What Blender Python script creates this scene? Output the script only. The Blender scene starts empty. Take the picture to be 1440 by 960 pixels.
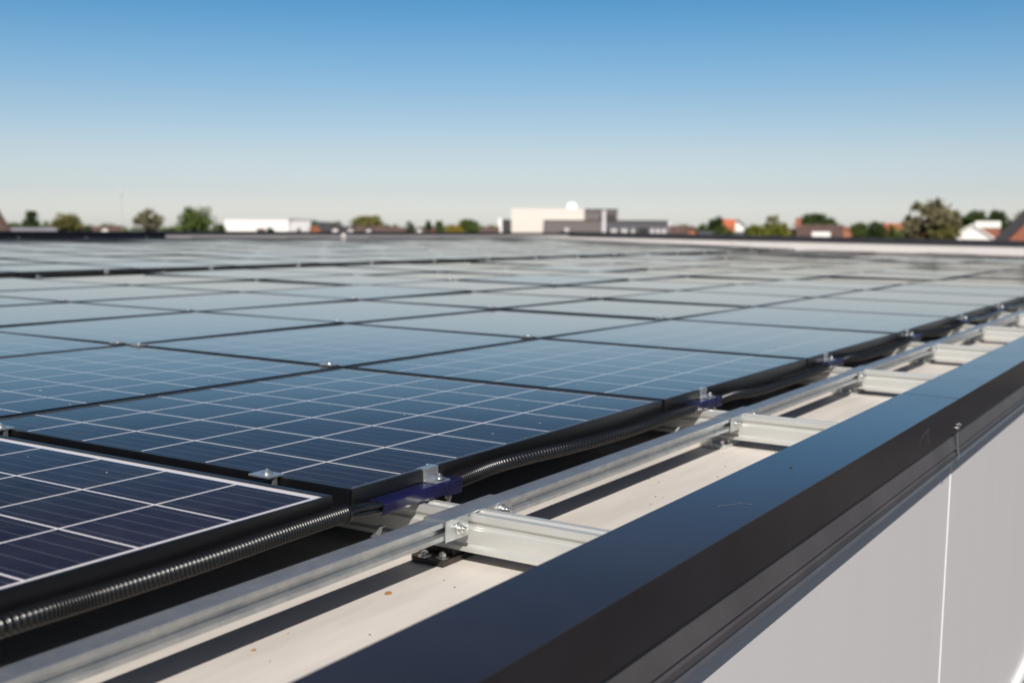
import bpy, bmesh, math, random
from mathutils import Vector, Matrix
R = math.radians
random.seed(7)
SC = bpy.context.scene
COL = SC.collection

# ------------------------------------------------------------------ camera, sky, sun, exposure
FPX = 1616.0 / 1440.0            # focal length in picture widths
def cam_rot(yaw, pitch, roll):
    F = Vector((math.cos(yaw)*math.cos(pitch), math.sin(yaw)*math.cos(pitch), -math.sin(pitch)))
    Rt = Vector((math.sin(yaw), -math.cos(yaw), 0)); Up = Rt.cross(F)
    R2 = math.cos(roll)*Rt + math.sin(roll)*Up; U2 = -math.sin(roll)*Rt + math.cos(roll)*Up
    return Matrix((R2, U2, -F)).transposed()
EYE = 9.0
CR = cam_rot(R(32.0), R(5.85), R(0.945))       # camera in the (slightly pitched) roof's own frame
CW = cam_rot(R(32.0), R(5.55), R(0.22))        # camera in the world
ROOF = (Matrix.Translation((0, 0, EYE)) @ (CW @ CR.transposed()).to_4x4() @ Matrix.Translation((0, 0, -0.4)))
cd = bpy.data.cameras.new('camera'); cam = bpy.data.objects.new('camera', cd); COL.objects.link(cam)
cam.matrix_world = Matrix.Translation((0, 0, EYE)) @ CW.to_4x4()
cd.sensor_width = 36; cd.lens = 36*FPX; cd.clip_start = 0.05; cd.clip_end = 12000
cd.dof.use_dof = True; cd.dof.focus_distance = 1.95; cd.dof.aperture_fstop = 4.4; cd.dof.aperture_blades = 0
SC.camera = cam

SUN = Vector((-0.616, -0.42, 0.67)).normalized()
SUN = (ROOF.to_3x3() @ SUN).normalized()
elev = math.asin(SUN.z); azim = math.atan2(SUN.x, SUN.y)
w = bpy.data.worlds.new("World"); SC.world = w; w.use_nodes = True
nt = w.node_tree; bg = nt.nodes['Background']
sky = nt.nodes.new('ShaderNodeTexSky'); sky.sky_type = 'NISHITA'; sky.sun_disc = False
sky.sun_elevation = elev; sky.sun_rotation = azim; sky.air_density = 1.0; sky.dust_density = 0.6; sky.ozone_density = 2.5
# the evening-clear tint of the sky by elevation (deeper blue overhead, milky at the horizon)
tcw = nt.nodes.new('ShaderNodeTexCoord'); spw = nt.nodes.new('ShaderNodeSeparateXYZ'); nt.links.new(tcw.outputs['Generated'], spw.inputs[0])
rw = nt.nodes.new('ShaderNodeMapRange'); rw.inputs[1].default_value = 0.0; rw.inputs[2].default_value = 0.8; nt.links.new(spw.outputs[2], rw.inputs[0])
tw = nt.nodes.new('ShaderNodeValToRGB'); e = tw.color_ramp.elements
K = 1/1.8
TINT = [(0.008, (1.51, 1.51, 1.80)), (0.033, (1.24, 1.22, 1.44)), (0.064, (1.22, 1.18, 1.29)), (0.100, (1.03, 1.12, 1.23)), (0.149, (0.72, 1.04, 1.22)), (0.190, (0.46, 0.92, 1.17)), (0.27, (0.56, 0.60, 0.70)), (0.45, (0.50, 0.48, 0.52)), (0.80, (0.30, 0.42, 0.56))]
while len(e) < len(TINT): e.new(0.5)
for k_, (z_, c_) in enumerate(TINT):
    e[k_].position = z_/0.8; e[k_].color = (c_[0]*K, c_[1]*K, c_[2]*K, 1)
nt.links.new(rw.outputs[0], tw.inputs[0])
mw = nt.nodes.new('ShaderNodeMix'); mw.data_type = 'RGBA'; mw.blend_type = 'MULTIPLY'; mw.inputs[0].default_value = 1.0
nt.links.new(sky.outputs[0], mw.inputs[6]); nt.links.new(tw.outputs[0], mw.inputs[7])
nt.links.new(mw.outputs[2], bg.inputs[0]); bg.inputs[1].default_value = 0.0615*1.8
sd = bpy.data.lights.new('sun', 'SUN'); so = bpy.data.objects.new('sun', sd); COL.objects.link(so)
so.rotation_euler = SUN.to_track_quat('Z', 'Y').to_euler(); sd.energy = 5.0; sd.angle = R(0.53); sd.color = (1.0, 0.94, 0.87)
SC.view_settings.view_transform = 'Standard'; SC.view_settings.look = 'None'
SC.view_settings.exposure = 0.30; SC.view_settings.gamma = 1.0; SC.view_settings.use_curve_mapping = False
SC.render.engine = 'CYCLES'

# ------------------------------------------------------------------ materials
def mat(name, color, rough=0.5, metal=0.0, var=0.0, vscale=8.0, bump=0.0, bscale=60.0, spec=0.5, coat=0.0, color2=None, stretch=None, rvar=0.0, coords='Object', detail=5.0):
    m = bpy.data.materials.new(name); m.use_nodes = True; n = m.node_tree; p = n.nodes['Principled BSDF']
    p.inputs['Base Color'].default_value = (*color, 1); p.inputs['Roughness'].default_value = rough
    p.inputs['Metallic'].default_value = metal; p.inputs['Specular IOR Level'].default_value = spec
    p.inputs['Coat Weight'].default_value = coat; p.inputs['Coat Roughness'].default_value = 0.08
    tc = n.nodes.new('ShaderNodeTexCoord'); mp = n.nodes.new('ShaderNodeMapping')
    n.links.new(tc.outputs[coords], mp.inputs[0])
    if stretch: mp.inputs['Scale'].default_value = stretch
    if var > 0 or color2:
        c2 = color2 or tuple(c*(1-var) for c in color); c1 = color if color2 else tuple(min(1, c*(1+var)) for c in color)
        t = n.nodes.new('ShaderNodeTexNoise'); t.inputs['Scale'].default_value = vscale; t.inputs['Detail'].default_value = detail
        t.inputs['Roughness'].default_value = 0.65
        n.links.new(mp.outputs[0], t.inputs['Vector'])
        cr = n.nodes.new('ShaderNodeValToRGB'); cr.color_ramp.elements[0].position = 0.33; cr.color_ramp.elements[1].position = 0.67
        cr.color_ramp.elements[0].color = (*c1, 1); cr.color_ramp.elements[1].color = (*c2, 1)
        n.links.new(t.outputs['Fac'], cr.inputs[0]); n.links.new(cr.outputs[0], p.inputs['Base Color'])
        if rvar > 0:
            mr = n.nodes.new('ShaderNodeMapRange'); mr.inputs[3].default_value = max(0.02, rough-rvar); mr.inputs[4].default_value = rough+rvar
            n.links.new(t.outputs['Fac'], mr.inputs[0]); n.links.new(mr.outputs[0], p.inputs['Roughness'])
    if bump > 0:
        b = n.nodes.new('ShaderNodeBump'); b.inputs['Strength'].default_value = bump; b.inputs['Distance'].default_value = 0.002
        t2 = n.nodes.new('ShaderNodeTexNoise'); t2.inputs['Scale'].default_value = bscale; t2.inputs['Detail'].default_value = 3
        n.links.new(mp.outputs[0], t2.inputs['Vector']); n.links.new(t2.outputs['Fac'], b.inputs['Height']); n.links.new(b.outputs[0], p.inputs['Normal'])
    return m

def cell_material():
    m = bpy.data.materials.new('solar_cells'); m.use_nodes = True; n = m.node_tree; L = n.links; p = n.nodes['Principled BSDF']
    uv = n.nodes.new('ShaderNodeUVMap'); sep = n.nodes.new('ShaderNodeSeparateXYZ'); L.new(uv.outputs[0], sep.inputs[0])
    def M(op, a, b=None):
        q = n.nodes.new('ShaderNodeMath'); q.operation = op
        for i, v in enumerate((a, b)):
            if v is None: continue
            if isinstance(v, (int, float)): q.inputs[i].default_value = v
            else: L.new(v, q.inputs[i])
        return q.outputs[0]
    def near_int(x, wd):
        f = M('ABSOLUTE', M('SUBTRACT', x, M('ROUND', x)))
        return M('LESS_THAN', f, wd)
    line = M('MAXIMUM', near_int(sep.outputs[0], 0.0125), near_int(sep.outputs[1], 0.0125))
    bus = near_int(M('ADD', M('MULTIPLY', sep.outputs[0], 5.0), 0.5), 0.028)
    # finger texture: very fine, only tints
    fl = n.nodes.new('ShaderNodeVectorMath'); fl.operation = 'FLOOR'; L.new(uv.outputs[0], fl.inputs[0])
    oi = n.nodes.new('ShaderNodeObjectInfo')
    ad = n.nodes.new('ShaderNodeVectorMath'); ad.operation = 'ADD'; L.new(fl.outputs[0], ad.inputs[0])
    cmb = n.nodes.new('ShaderNodeCombineXYZ'); L.new(M('MULTIPLY', oi.outputs['Random'], 97.0), cmb.inputs[2]); L.new(cmb.outputs[0], ad.inputs[1])
    wn = n.nodes.new('ShaderNodeTexWhiteNoise'); L.new(ad.outputs[0], wn.inputs[0])
    vo = n.nodes.new('ShaderNodeTexVoronoi'); vo.inputs['Scale'].default_value = 14; vo.inputs['Randomness'].default_value = 1
    mp = n.nodes.new('ShaderNodeMapping'); mp.inputs['Scale'].default_value = (1.0, 0.55, 1); L.new(uv.outputs[0], mp.inputs[0]); L.new(mp.outputs[0], vo.inputs['Vector'])
    sx = n.nodes.new('ShaderNodeSeparateColor'); L.new(vo.outputs['Color'], sx.inputs[0])
    ms_ = n.nodes.new('ShaderNodeMapping'); ms_.inputs['Scale'].default_value = (38.0, 1.3, 1); L.new(uv.outputs[0], ms_.inputs[0])
    sn = n.nodes.new('ShaderNodeTexNoise'); sn.inputs['Scale'].default_value = 1.0; sn.inputs['Detail'].default_value = 3; L.new(ms_.outputs[0], sn.inputs['Vector'])
    val = M('ADD', M('ADD', M('MULTIPLY', sx.outputs[0], 0.30), M('MULTIPLY', wn.outputs[0], 0.35)), M('MULTIPLY', sn.outputs[0], 0.40))
    cr = n.nodes.new('ShaderNodeValToRGB'); L.new(val, cr.inputs[0])
    cr.color_ramp.elements[0].color = (0.002, 0.003, 0.010, 1); cr.color_ramp.elements[1].color = (0.010, 0.012, 0.036, 1)
    mb = n.nodes.new('ShaderNodeMix'); mb.data_type = 'RGBA'; L.new(M('MULTIPLY', bus, 0.16), mb.inputs[0]); L.new(cr.outputs[0], mb.inputs[6]); mb.inputs[7].default_value = (0.35, 0.36, 0.38, 1)
    ml = n.nodes.new('ShaderNodeMix'); ml.data_type = 'RGBA'; L.new(line, ml.inputs[0]); L.new(mb.outputs[2], ml.inputs[6]); ml.inputs[7].default_value = (0.62, 0.60, 0.62, 1)
    # thin dust film
    tc = n.nodes.new('ShaderNodeTexCoord'); dn = n.nodes.new('ShaderNodeTexNoise'); dn.inputs['Scale'].default_value = 7; dn.inputs['Detail'].default_value = 8; dn.inputs['Roughness'].default_value = .75
    L.new(tc.outputs['Object'], dn.inputs['Vector'])
    dr = n.nodes.new('ShaderNodeMapRange'); dr.inputs[1].default_value = .3; dr.inputs[2].default_value = .8; dr.inputs[3].default_value = 0.004; dr.inputs[4].default_value = 0.045; L.new(dn.outputs[0], dr.inputs[0])
    md = n.nodes.new('ShaderNodeMix'); md.data_type = 'RGBA'; L.new(dr.outputs[0], md.inputs[0]); L.new(ml.outputs[2], md.inputs[6]); md.inputs[7].default_value = (0.4, 0.37, 0.33, 1)
    L.new(md.outputs[2], p.inputs['Base Color'])
    rr = n.nodes.new('ShaderNodeMapRange'); rr.inputs[3].default_value = 0.05; rr.inputs[4].default_value = 0.09; L.new(dn.outputs[0], rr.inputs[0]); L.new(rr.outputs[0], p.inputs['Roughness'])
    # anti-reflective solar glass: reflects little until the view grazes it
    p.inputs['Specular IOR Level'].default_value = 0.0
    lw = n.nodes.new('ShaderNodeLayerWeight'); lw.inputs['Blend'].default_value = 0.5
    fr = n.nodes.new('ShaderNodeValToRGB'); el = fr.color_ramp.elements
    AR = [(0.0, .02), (.60, .045), (.758, .085), (.826, .23), (.870, .53), (.905, .73), (.95, .86), (1.0, 1.0)]
    while len(el) < len(AR): el.new(.5)
    for e_, (a_, b_) in zip(el, AR): e_.position = a_; e_.color = (b_, b_, b_, 1)
    L.new(lw.outputs['Facing'], fr.inputs[0])
    gl = n.nodes.new('ShaderNodeBsdfGlossy'); gl.inputs['Color'].default_value = (1.0, .895, .82, 1); L.new(rr.outputs[0], gl.inputs['Roughness'])
    ms = n.nodes.new('ShaderNodeMixShader'); L.new(fr.outputs[0], ms.inputs[0]); L.new(p.outputs[0], ms.inputs[1]); L.new(gl.outputs[0], ms.inputs[2])
    L.new(ms.outputs[0], n.nodes['Material Output'].inputs[0])
    return m

def coping_material():
    m = mat('anthracite_coping', (0.014, 0.0135, 0.017), 0.15, 0.0, var=0.25, vscale=4.0, spec=0.95, rvar=0.05, bump=0.03, bscale=9)
    n = m.node_tree; L = n.links; p = n.nodes['Principled BSDF']
    # pale scuffs and dust specks
    tc = n.nodes.new('ShaderNodeTexCoord'); v = n.nodes.new('ShaderNodeTexVoronoi'); v.inputs['Scale'].default_value = 17
    L.new(tc.outputs['Object'], v.inputs['Vector'])
    lt = n.nodes.new('ShaderNodeMath'); lt.operation = 'LESS_THAN'; lt.inputs[1].default_value = 0.028; L.new(v.outputs['Distance'], lt.inputs[0])
    base = p.inputs['Base Color'].links[0].from_socket
    mx = n.nodes.new('ShaderNodeMix'); mx.data_type = 'RGBA'; L.new(lt.outputs[0], mx.inputs[0]); L.new(base, mx.inputs[6]); mx.inputs[7].default_value = (.16, .15, .14, 1)
    L.new(mx.outputs[2], p.inputs['Base Color'])
    return m

MT = {}
MT['cells'] = cell_material()
MT['backsheet'] = mat('white_backsheet', (0.66, 0.62, 0.62), 0.15, var=0.05, vscale=5)
MT['frame'] = mat('black_anodised', (0.0035, 0.0035, 0.0045), 0.34, 0.0, var=.25, vscale=20, spec=.75)
MT['under'] = mat('panel_underside', (0.02, 0.02, 0.022), 0.6, var=.1)
MT['zinc'] = mat('galvanised_steel', (0.60, 0.61, 0.60), 0.34, 0.85, color2=(0.42, 0.45, 0.47), vscale=28, stretch=(1, 1, 1), rvar=.10, bump=.12, bscale=120)
MT['zinc_dull'] = mat('galvanised_rail', (0.68, 0.68, 0.64), 0.42, 0.60, color2=(0.52, 0.53, 0.50), vscale=14, stretch=(1, .12, 1), rvar=.08, bump=.08, bscale=90)
MT['alu'] = mat('bare_aluminium', (0.72, 0.72, 0.72), 0.28, 0.9, var=.12, vscale=60, rvar=.08)
MT['bolt'] = mat('bolt_steel', (0.62, 0.62, 0.61), 0.28, 0.95, var=.15, vscale=80)
MT['blue'] = mat('blue_purple_plastic', (0.006, 0.006, 0.042), 0.25, var=.2, vscale=14, spec=.5, coat=.3)
MT['conduit'] = mat('black_conduit', (0.005, 0.005, 0.0055), 0.30, var=.2, vscale=30, spec=.5)
MT['coping'] = coping_material()
MT['drip'] = mat('anthracite_flashing_sunlit', (0.060, 0.056, 0.060), 0.32, var=.15, vscale=6, spec=.5)  # lightened so the sun on the tilted flare is part of its colour
MT['wall'] = mat('pale_wall_cladding', (0.60, 0.582, 0.585), 0.42, var=.018, vscale=1.6, stretch=(2.2, 1, .4), bump=.10, bscale=260, rvar=.05)
MT['joint'] = mat('white_joint', (0.85, 0.84, 0.82), 0.5, var=.04)
MT['black_and_gap_shade'] = mat('near_black_and_gap_shade', (0.02, 0.02, 0.02), 0.7, var=.1)  # plain black for pane and speck; painted shade inside the coping joint
MT['roof'] = mat('roof_membrane', (0.59, 0.55, 0.505), 0.55, color2=(0.45, 0.42, 0.385), vscale=6, stretch=(.22, 1.8, 1), bump=.10, bscale=220, detail=9)
MT['pad'] = mat('black_rubber_pad', (0.012, 0.011, 0.010), 0.45, color2=(0.05, 0.035, 0.025), vscale=30)
MT['parapet'] = mat('pale_parapet', (0.47, 0.45, 0.44), 0.6, var=.05, vscale=2)
MT['darkcap'] = mat('dark_parapet_cap', (0.020, 0.021, 0.026), 0.6, var=.1, vscale=2, spec=.2)
MT['darkface'] = mat('dark_upstand', (0.006, 0.007, 0.012), 0.7, var=.1, vscale=2, spec=.1)
MT['crumb'] = mat('rust_crumb', (0.26, 0.12, 0.05), 0.8, var=.3, vscale=200)
MT['grit'] = mat('dark_grit', (0.10, 0.07, 0.05), 0.9, var=.3, vscale=200)
MT['scuff2'] = mat('pale_dirt', (0.42, 0.40, 0.36), 0.9, var=.3, vscale=200)
MT['scuff'] = mat('grey_scuff', (0.16, 0.155, 0.15), 0.6, var=.3, vscale=200)

# ------------------------------------------------------------------ mesh helpers
class MB:
    def __init__(s): s.v = []; s.f = []; s.m = []; s.uv = {}
    def add(s, vs, fs, mi=0):
        o = len(s.v); s.v += [tuple(q) for q in vs]
        for f in fs: s.f.append(tuple(i+o for i in f)); s.m.append(mi)
    def box(s, x0, x1, y0, y1, z0, z1, mi=0):
        vs = [(x, y, z) for z in (z0, z1) for y in (y0, y1) for x in (x0, x1)]
        s.add(vs, [(0, 2, 3, 1), (4, 5, 7, 6), (0, 1, 5, 4), (2, 6, 7, 3), (0, 4, 6, 2), (1, 3, 7, 5)], mi)
    def extrude(s, prof, axis, a, b, mi=0, caps=True, closed=True):
        # prof: list of (p,q); axis 'x': (y,z) ; axis 'y': (x,z) ; axis 'z': (x,y)
        def mk(t, p, q): return (t, p, q) if axis == 'x' else ((p, t, q) if axis == 'y' else (p, q, t))
        n = len(prof); vs = [mk(a, *p) for p in prof] + [mk(b, *p) for p in prof]
        fs = [(i, (i+1) % n, n+(i+1) % n, n+i) for i in range(n if closed else n-1)]
        if caps: fs += [tuple(range(n))[::-1], tuple(range(n, 2*n))]
        s.add(vs, fs, mi)
    def sheet(s, line, axis, a, b, th, mi=0):
        # open profile polyline given thickness th (folded sheet metal), extruded
        n = len(line); off = []
        for i in range(n):
            p = Vector(line[i]); d = Vector((0, 0))
            if i > 0: d += (Vector(line[i])-Vector(line[i-1])).normalized()
            if i < n-1: d += (Vector(line[i+1])-Vector(line[i])).normalized()
            d.normalize(); nrm = Vector((-d.y, d.x))
            e = (Vector(line[min(i+1, n-1)])-Vector(line[max(i, 1)-1 if i == n-1 else i])).normalized() if n > 1 else d
            k = max(0.5, abs(nrm.dot(Vector((-e.y, e.x)))))
            q = p + nrm*(th/k); off.append((q.x, q.y))
        s.extrude(list(line)+off[::-1], axis, a, b, mi)
    def cyl(s, p0, p1, r0, r1=None, n=16, mi=0, caps=True):
        r1 = r0 if r1 is None else r1; p0 = Vector(p0); p1 = Vector(p1); d = (p1-p0).normalized()
        u = d.orthogonal().normalized(); v = d.cross(u); vs = []
        for p, r in ((p0, r0), (p1, r1)):
            for k in range(n):
                a = 2*math.pi*k/n; vs.append(p + (u*math.cos(a)+v*math.sin(a))*r)
        fs = [(k, (k+1) % n, n+(k+1) % n, n+k) for k in range(n)]
        if caps: fs += [tuple(range(n))[::-1], tuple(range(n, 2*n))]
        s.add(vs, fs, mi)
    def tube(s, pts, radii, n=14, mi=0):
        N = len(pts); vs = []; fs = []
        for i, p in enumerate(pts):
            p = Vector(p); d = (Vector(pts[min(i+1, N-1)])-Vector(pts[max(i-1, 0)])).normalized()
            u = d.cross(Vector((0, 0, 1)));
            if u.length < 1e-4: u = d.orthogonal()
            u.normalize(); v = u.cross(d)
            r = radii[i] if isinstance(radii, (list, tuple)) else radii
            for k in range(n):
                a = 2*math.pi*k/n; vs.append(p + (u*math.cos(a)+v*math.sin(a))*r)
        for i in range(N-1):
            for k in range(n):
                fs.append((i*n+k, i*n+(k+1) % n, (i+1)*n+(k+1) % n, (i+1)*n+k))
        fs += [tuple(range(n))[::-1], tuple(range((N-1)*n, N*n))]
        s.add(vs, fs, mi)
    def mesh(s, name, mats, bevel=0, smooth=False):
        me = bpy.data.meshes.new(name); me.from_pydata(s.v, [], s.f); me.update()
        for m in (mats if isinstance(mats, (list, tuple)) else [mats]): me.materials.append(m)
        for p, mi in zip(me.polygons, s.m): p.material_index = mi
        bm = bmesh.new(); bm.from_mesh(me); bmesh.ops.recalc_face_normals(bm, faces=bm.faces)
        if bevel:
            ed = [e for e in bm.edges if len(e.link_faces) == 2 and e.calc_face_angle(0) > 0.6]
            bmesh.ops.bevel(bm, geom=ed, offset=bevel, segments=2, profile=.5, affect='EDGES', clamp_overlap=True)
        bm.to_mesh(me); bm.free()
        if smooth:
            me.polygons.foreach_set('use_smooth', [True]*len(me.polygons))
            try: me.set_sharp_from_angle(angle=R(35))
            except Exception: pass
        me.update(); return me

roof_things = []
def ob(name, me, parent=None, loc=(0, 0, 0), label=None, cat=None, group=None, kind=None, roof=True, rz=0):
    o = bpy.data.objects.new(name, me); COL.objects.link(o); o.location = loc; o.rotation_euler = (0, 0, rz)
    if parent: o.parent = parent
    elif roof: roof_things.append(o)
    if label: o['label'] = label
    if cat: o['category'] = cat
    if group: o['group'] = group
    if kind: o['kind'] = kind
    return o
def thing(name, label, cat, loc=(0, 0, 0), group=None, roof=True, rz=0):
    return ob(name, None, None, loc, label, cat, group, None, roof, rz)
ORD = ['first', 'second', 'third', 'fourth', 'fifth', 'sixth', 'seventh', 'eighth', 'ninth', 'tenth', 'eleventh', 'twelfth', 'thirteenth', 'fourteenth', 'fifteenth',
       'sixteenth', 'seventeenth', 'eighteenth', 'nineteenth', 'twentieth', 'twenty-first', 'twenty-second', 'twenty-third', 'twenty-fourth', 'twenty-fifth', 'twenty-sixth']

# ------------------------------------------------------------------ ground and far country (world frame)
MT['ground'] = mat('ground_mix', (0.004, 0.005, 0.006), 0.95, color2=(0.060, 0.049, 0.043), vscale=0.035, coords='Object', detail=2.0)
g = MB(); g.add([(-4000, -4000, 0), (4000, -4000, 0), (4000, 4000, 0), (-4000, 4000, 0)], [(0, 1, 2, 3)])
ob('ground', g.mesh('ground', MT['ground']), roof=False, kind='structure')

CAMP = Vector((0, 0, EYE))
def px(x, y, depth):
    """point of the world seen at picture position x,y (1440 wide) at that depth"""
    v = CW @ Vector(((x-720)/1616.0, -(y-480)/1616.0, -1.0))
    return CAMP + v*depth
def hz(x, depth, z): # ground position under picture column x, given height z
    p = px(x, 323.5, depth); return Vector((p.x, p.y, z))
def ztop(x, y, depth): return px(x, y, depth).z
VIEW = math.atan2((CW @ Vector((0, 0, -1))).y, (CW @ Vector((0, 0, -1))).x)   # heading

# ------------------------------------------------------------------ roof, wall, parapets (roof frame, glass plane z = 0)
ZR = -0.125
XE, YE = 25.0, 14.0
m = MB(); m.box(-3.0, XE, 0.66, YE, ZR-0.05, ZR)
ob('roof', m.mesh('roof', MT['roof']), kind='structure')

m = MB(); m.extrude([(.842, ZR+.0002), (.8425, ZR+.0022), (.8485, ZR+.0026), (.849, ZR+.0002)], 'x', -3, XE-.1)
ob('roof_seam', m.mesh('roof_seam', MT['roof']), kind='structure')
# outer cladding, one thing per panel
YW = 0.612
xs = [-3.0, 3.238, 6.6, 9.8, 13.2, 16.6, 20.0, 25.6]
tags = ['pale grey wall panel nearest the camera, left of the thin white joint', 'pale grey wall panel just right of the thin white vertical joint']
for i in range(len(xs)-1):
    m = MB(); m.box(xs[i]+0.0025, xs[i+1]-0.0025, YW, YW+0.045, -8.9, -0.06)
    lab = tags[i] if i < 2 else 'pale grey wall panel farther along, %s from the thin white joint' % ORD[i-1]
    o = ob('wall_panel', m.mesh('wall_panel', MT['wall'], bevel=.0015), label=lab, cat='wall panel', group='cladding panels of the outer wall')
m = MB()
for x in xs[1:-1]: m.box(x-0.0035, x+0.0035, YW-.0012, YW+.01, -8.9, -0.20)
for k, x in enumerate(xs[1:-1]):
    m = MB(); m.box(x-0.0022, x+0.0022, YW-.0015, YW+.03, -8.9, -0.125)
    ob('wall_joint', m.mesh('wall_joint', MT['joint']), label='thin white vertical joint strip between the wall panels, %s along from the camera' % ORD[k], cat='joint strip', group='joint strips')
# core wall that closes the building
m = MB(); m.box(-3.0, XE+.1, YW+.0455, .70, -8.9, -0.04); m2 = MB()
ob('building_core', m.mesh('building_core', MT['parapet']), kind='structure')
m = MB(); m.box(XE, XE+.25, .72, YE+.25, -8.9, 0.103)
tp = thing('parapet', 'low cream parapet with a dark cap at the far right end of the roof', 'parapet'); ob('wall', m.mesh('wall', MT['parapet']), tp)
m = MB(); m.box(XE-.02, XE+.28, .72, YE+.28, 0.103, 0.225)
ob('cap', m.mesh('cap', MT['darkcap'], bevel=.004), tp)
XS = 12.2
m = MB(); m.box(XS, XE-.002, YE, YE+.25, -8.9, 0.150)
tp = thing('parapet', 'low cream parapet with a dark cap along the back of the roof below the buildings', 'parapet'); ob('wall', m.mesh('wall', MT['parapet']), tp)
m = MB(); m.box(XS, XE-.022, YE-.02, YE+.27, 0.150, 0.195)
ob('cap', m.mesh('cap', MT['darkcap'], bevel=.004), tp)
m = MB(); m.box(-3, XS-.002, YE-.06, YE+.25, -8.9, 0.185)
ob('parapet_wall', m.mesh('parapet_wall', MT['darkface'], bevel=.004), label='black upstand along the back of the roof at the far left', cat='parapet wall')

# near coping: folded anthracite sheet, two lengths meeting at a joint
YC0, YC1, ZC = 0.567, 0.705, -0.022
JX = 3.05
def coping(x0, x1, label, dz=0.0):
    t = thing('parapet_coping', label, 'coping', (x0, 0, 0), 'anthracite coping lengths')
    L = x1-x0
    cap = MB()
    cap.sheet([(YC1, ZR+.004), (YC1, ZC+dz), (YC0, ZC-.0015+dz), (YC0-.001, -0.104), (YC0+.006, -0.111)], 'x', 0, L, -0.0012)
    ob('cap', cap.mesh('cap', MT['coping'], bevel=.0006), t)
    fl = MB()
    fl.sheet([(YC0+.010, -0.100), (YC0+.009, -0.116), (YC0-.001, -0.150), (YC0+.004, -0.153), (YC0+.004, -.158), (YC0-.001, -.161), (YC0-.0015, -.170), (YC0+.006, -.176), (YC0+.001, -.184), (YC0+.010, -.187), (YW, -.184)], 'x', 0, L, -0.0012)
    ob('drip_flashing', fl.mesh('drip_flashing', MT['drip'], bevel=.0004), t)
    return t
coping(-0.6, JX-.0026, 'long dark coping length in the foreground, from the lower left to the joint')
coping(JX+.0022, 7.05, 'dark coping length just beyond the joint with the two screws')
for k, a in enumerate((7.053, 11.06, 15.06, 19.06, 23.06)):
    coping(a, min(a+4.0, 25.3), 'dark coping length farther along the roof edge, %s beyond the joint' % ORD[k+1])
# joint cover strip and screws
m = MB(); m.sheet([(YC1-.002, ZC-.006), (YC0+.006, ZC-.0075), (YC0+.005, -.108), (YC0+.008, -.117), (YC0+.001, -.150), (YC0-.0025, -.172)], 'x', JX-.012, JX+.014, .001)
ob('joint_strip', m.mesh('joint_strip', MT['black_and_gap_shade']), label='dark joint strip bridging the two coping lengths', cat='joint strip')  # near-black colour paints the shade of the open joint onto the strip
m = MB(); m.sheet([(YC0-.003, -.108), (YC0-.0015, -.120), (YC0-.004, -.150), (YC0-.009, -.176), (YC0-.006, -.182)], 'x', JX-.002, JX+.012, .001)
ob('joint_clip', m.mesh('joint_clip', MT['zinc']), label='bent metal clip tongue hanging below the coping joint', cat='clip')
def screw(x, z, lab):
    t = thing('screw', lab, 'screw', (x, YC0-.001, z), 'screws at the coping joint')
    m = MB(); m.cyl((0, 0, 0), (0, -.0015, 0), .0075, n=20); ob('washer', m.mesh('washer', MT['bolt'], smooth=True), t)
    m = MB(); m.cyl((0, -.0015, 0), (0, -.0065, 0), .0046, .0042, n=6); ob('head', m.mesh('head', MT['bolt'], bevel=.0005), t)
screw(JX-.008, -.097, 'small bright screw left of the coping joint')
screw(JX+.012, -.091, 'small bright screw right of the coping joint')

# window below, only the upper edge of its cream frame reaches the picture corner
t = thing('window', 'cream-framed dark window low on the wall, just entering the bottom right corner', 'window', (4.1, YW, -1.325))
m = MB(); m.box(0, 2.2, -.02, .0, -.045, 0); m.box(0, 2.2, -.02, .0, -1.4, -1.355); m.box(0, .045, -.02, 0, -1.355, -.045); m.box(2.155, 2.2, -.02, 0, -1.355, -.045); m.box(1.08, 1.12, -.019, 0, -1.355, -.045)
ob('frame', m.mesh('frame', MT['joint'], bevel=.003), t)
m = MB(); m.box(.045, 2.155, -.006, -.002, -1.355, -.045); ob('pane', m.mesh('pane', MT['black_and_gap_shade']), t)

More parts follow.
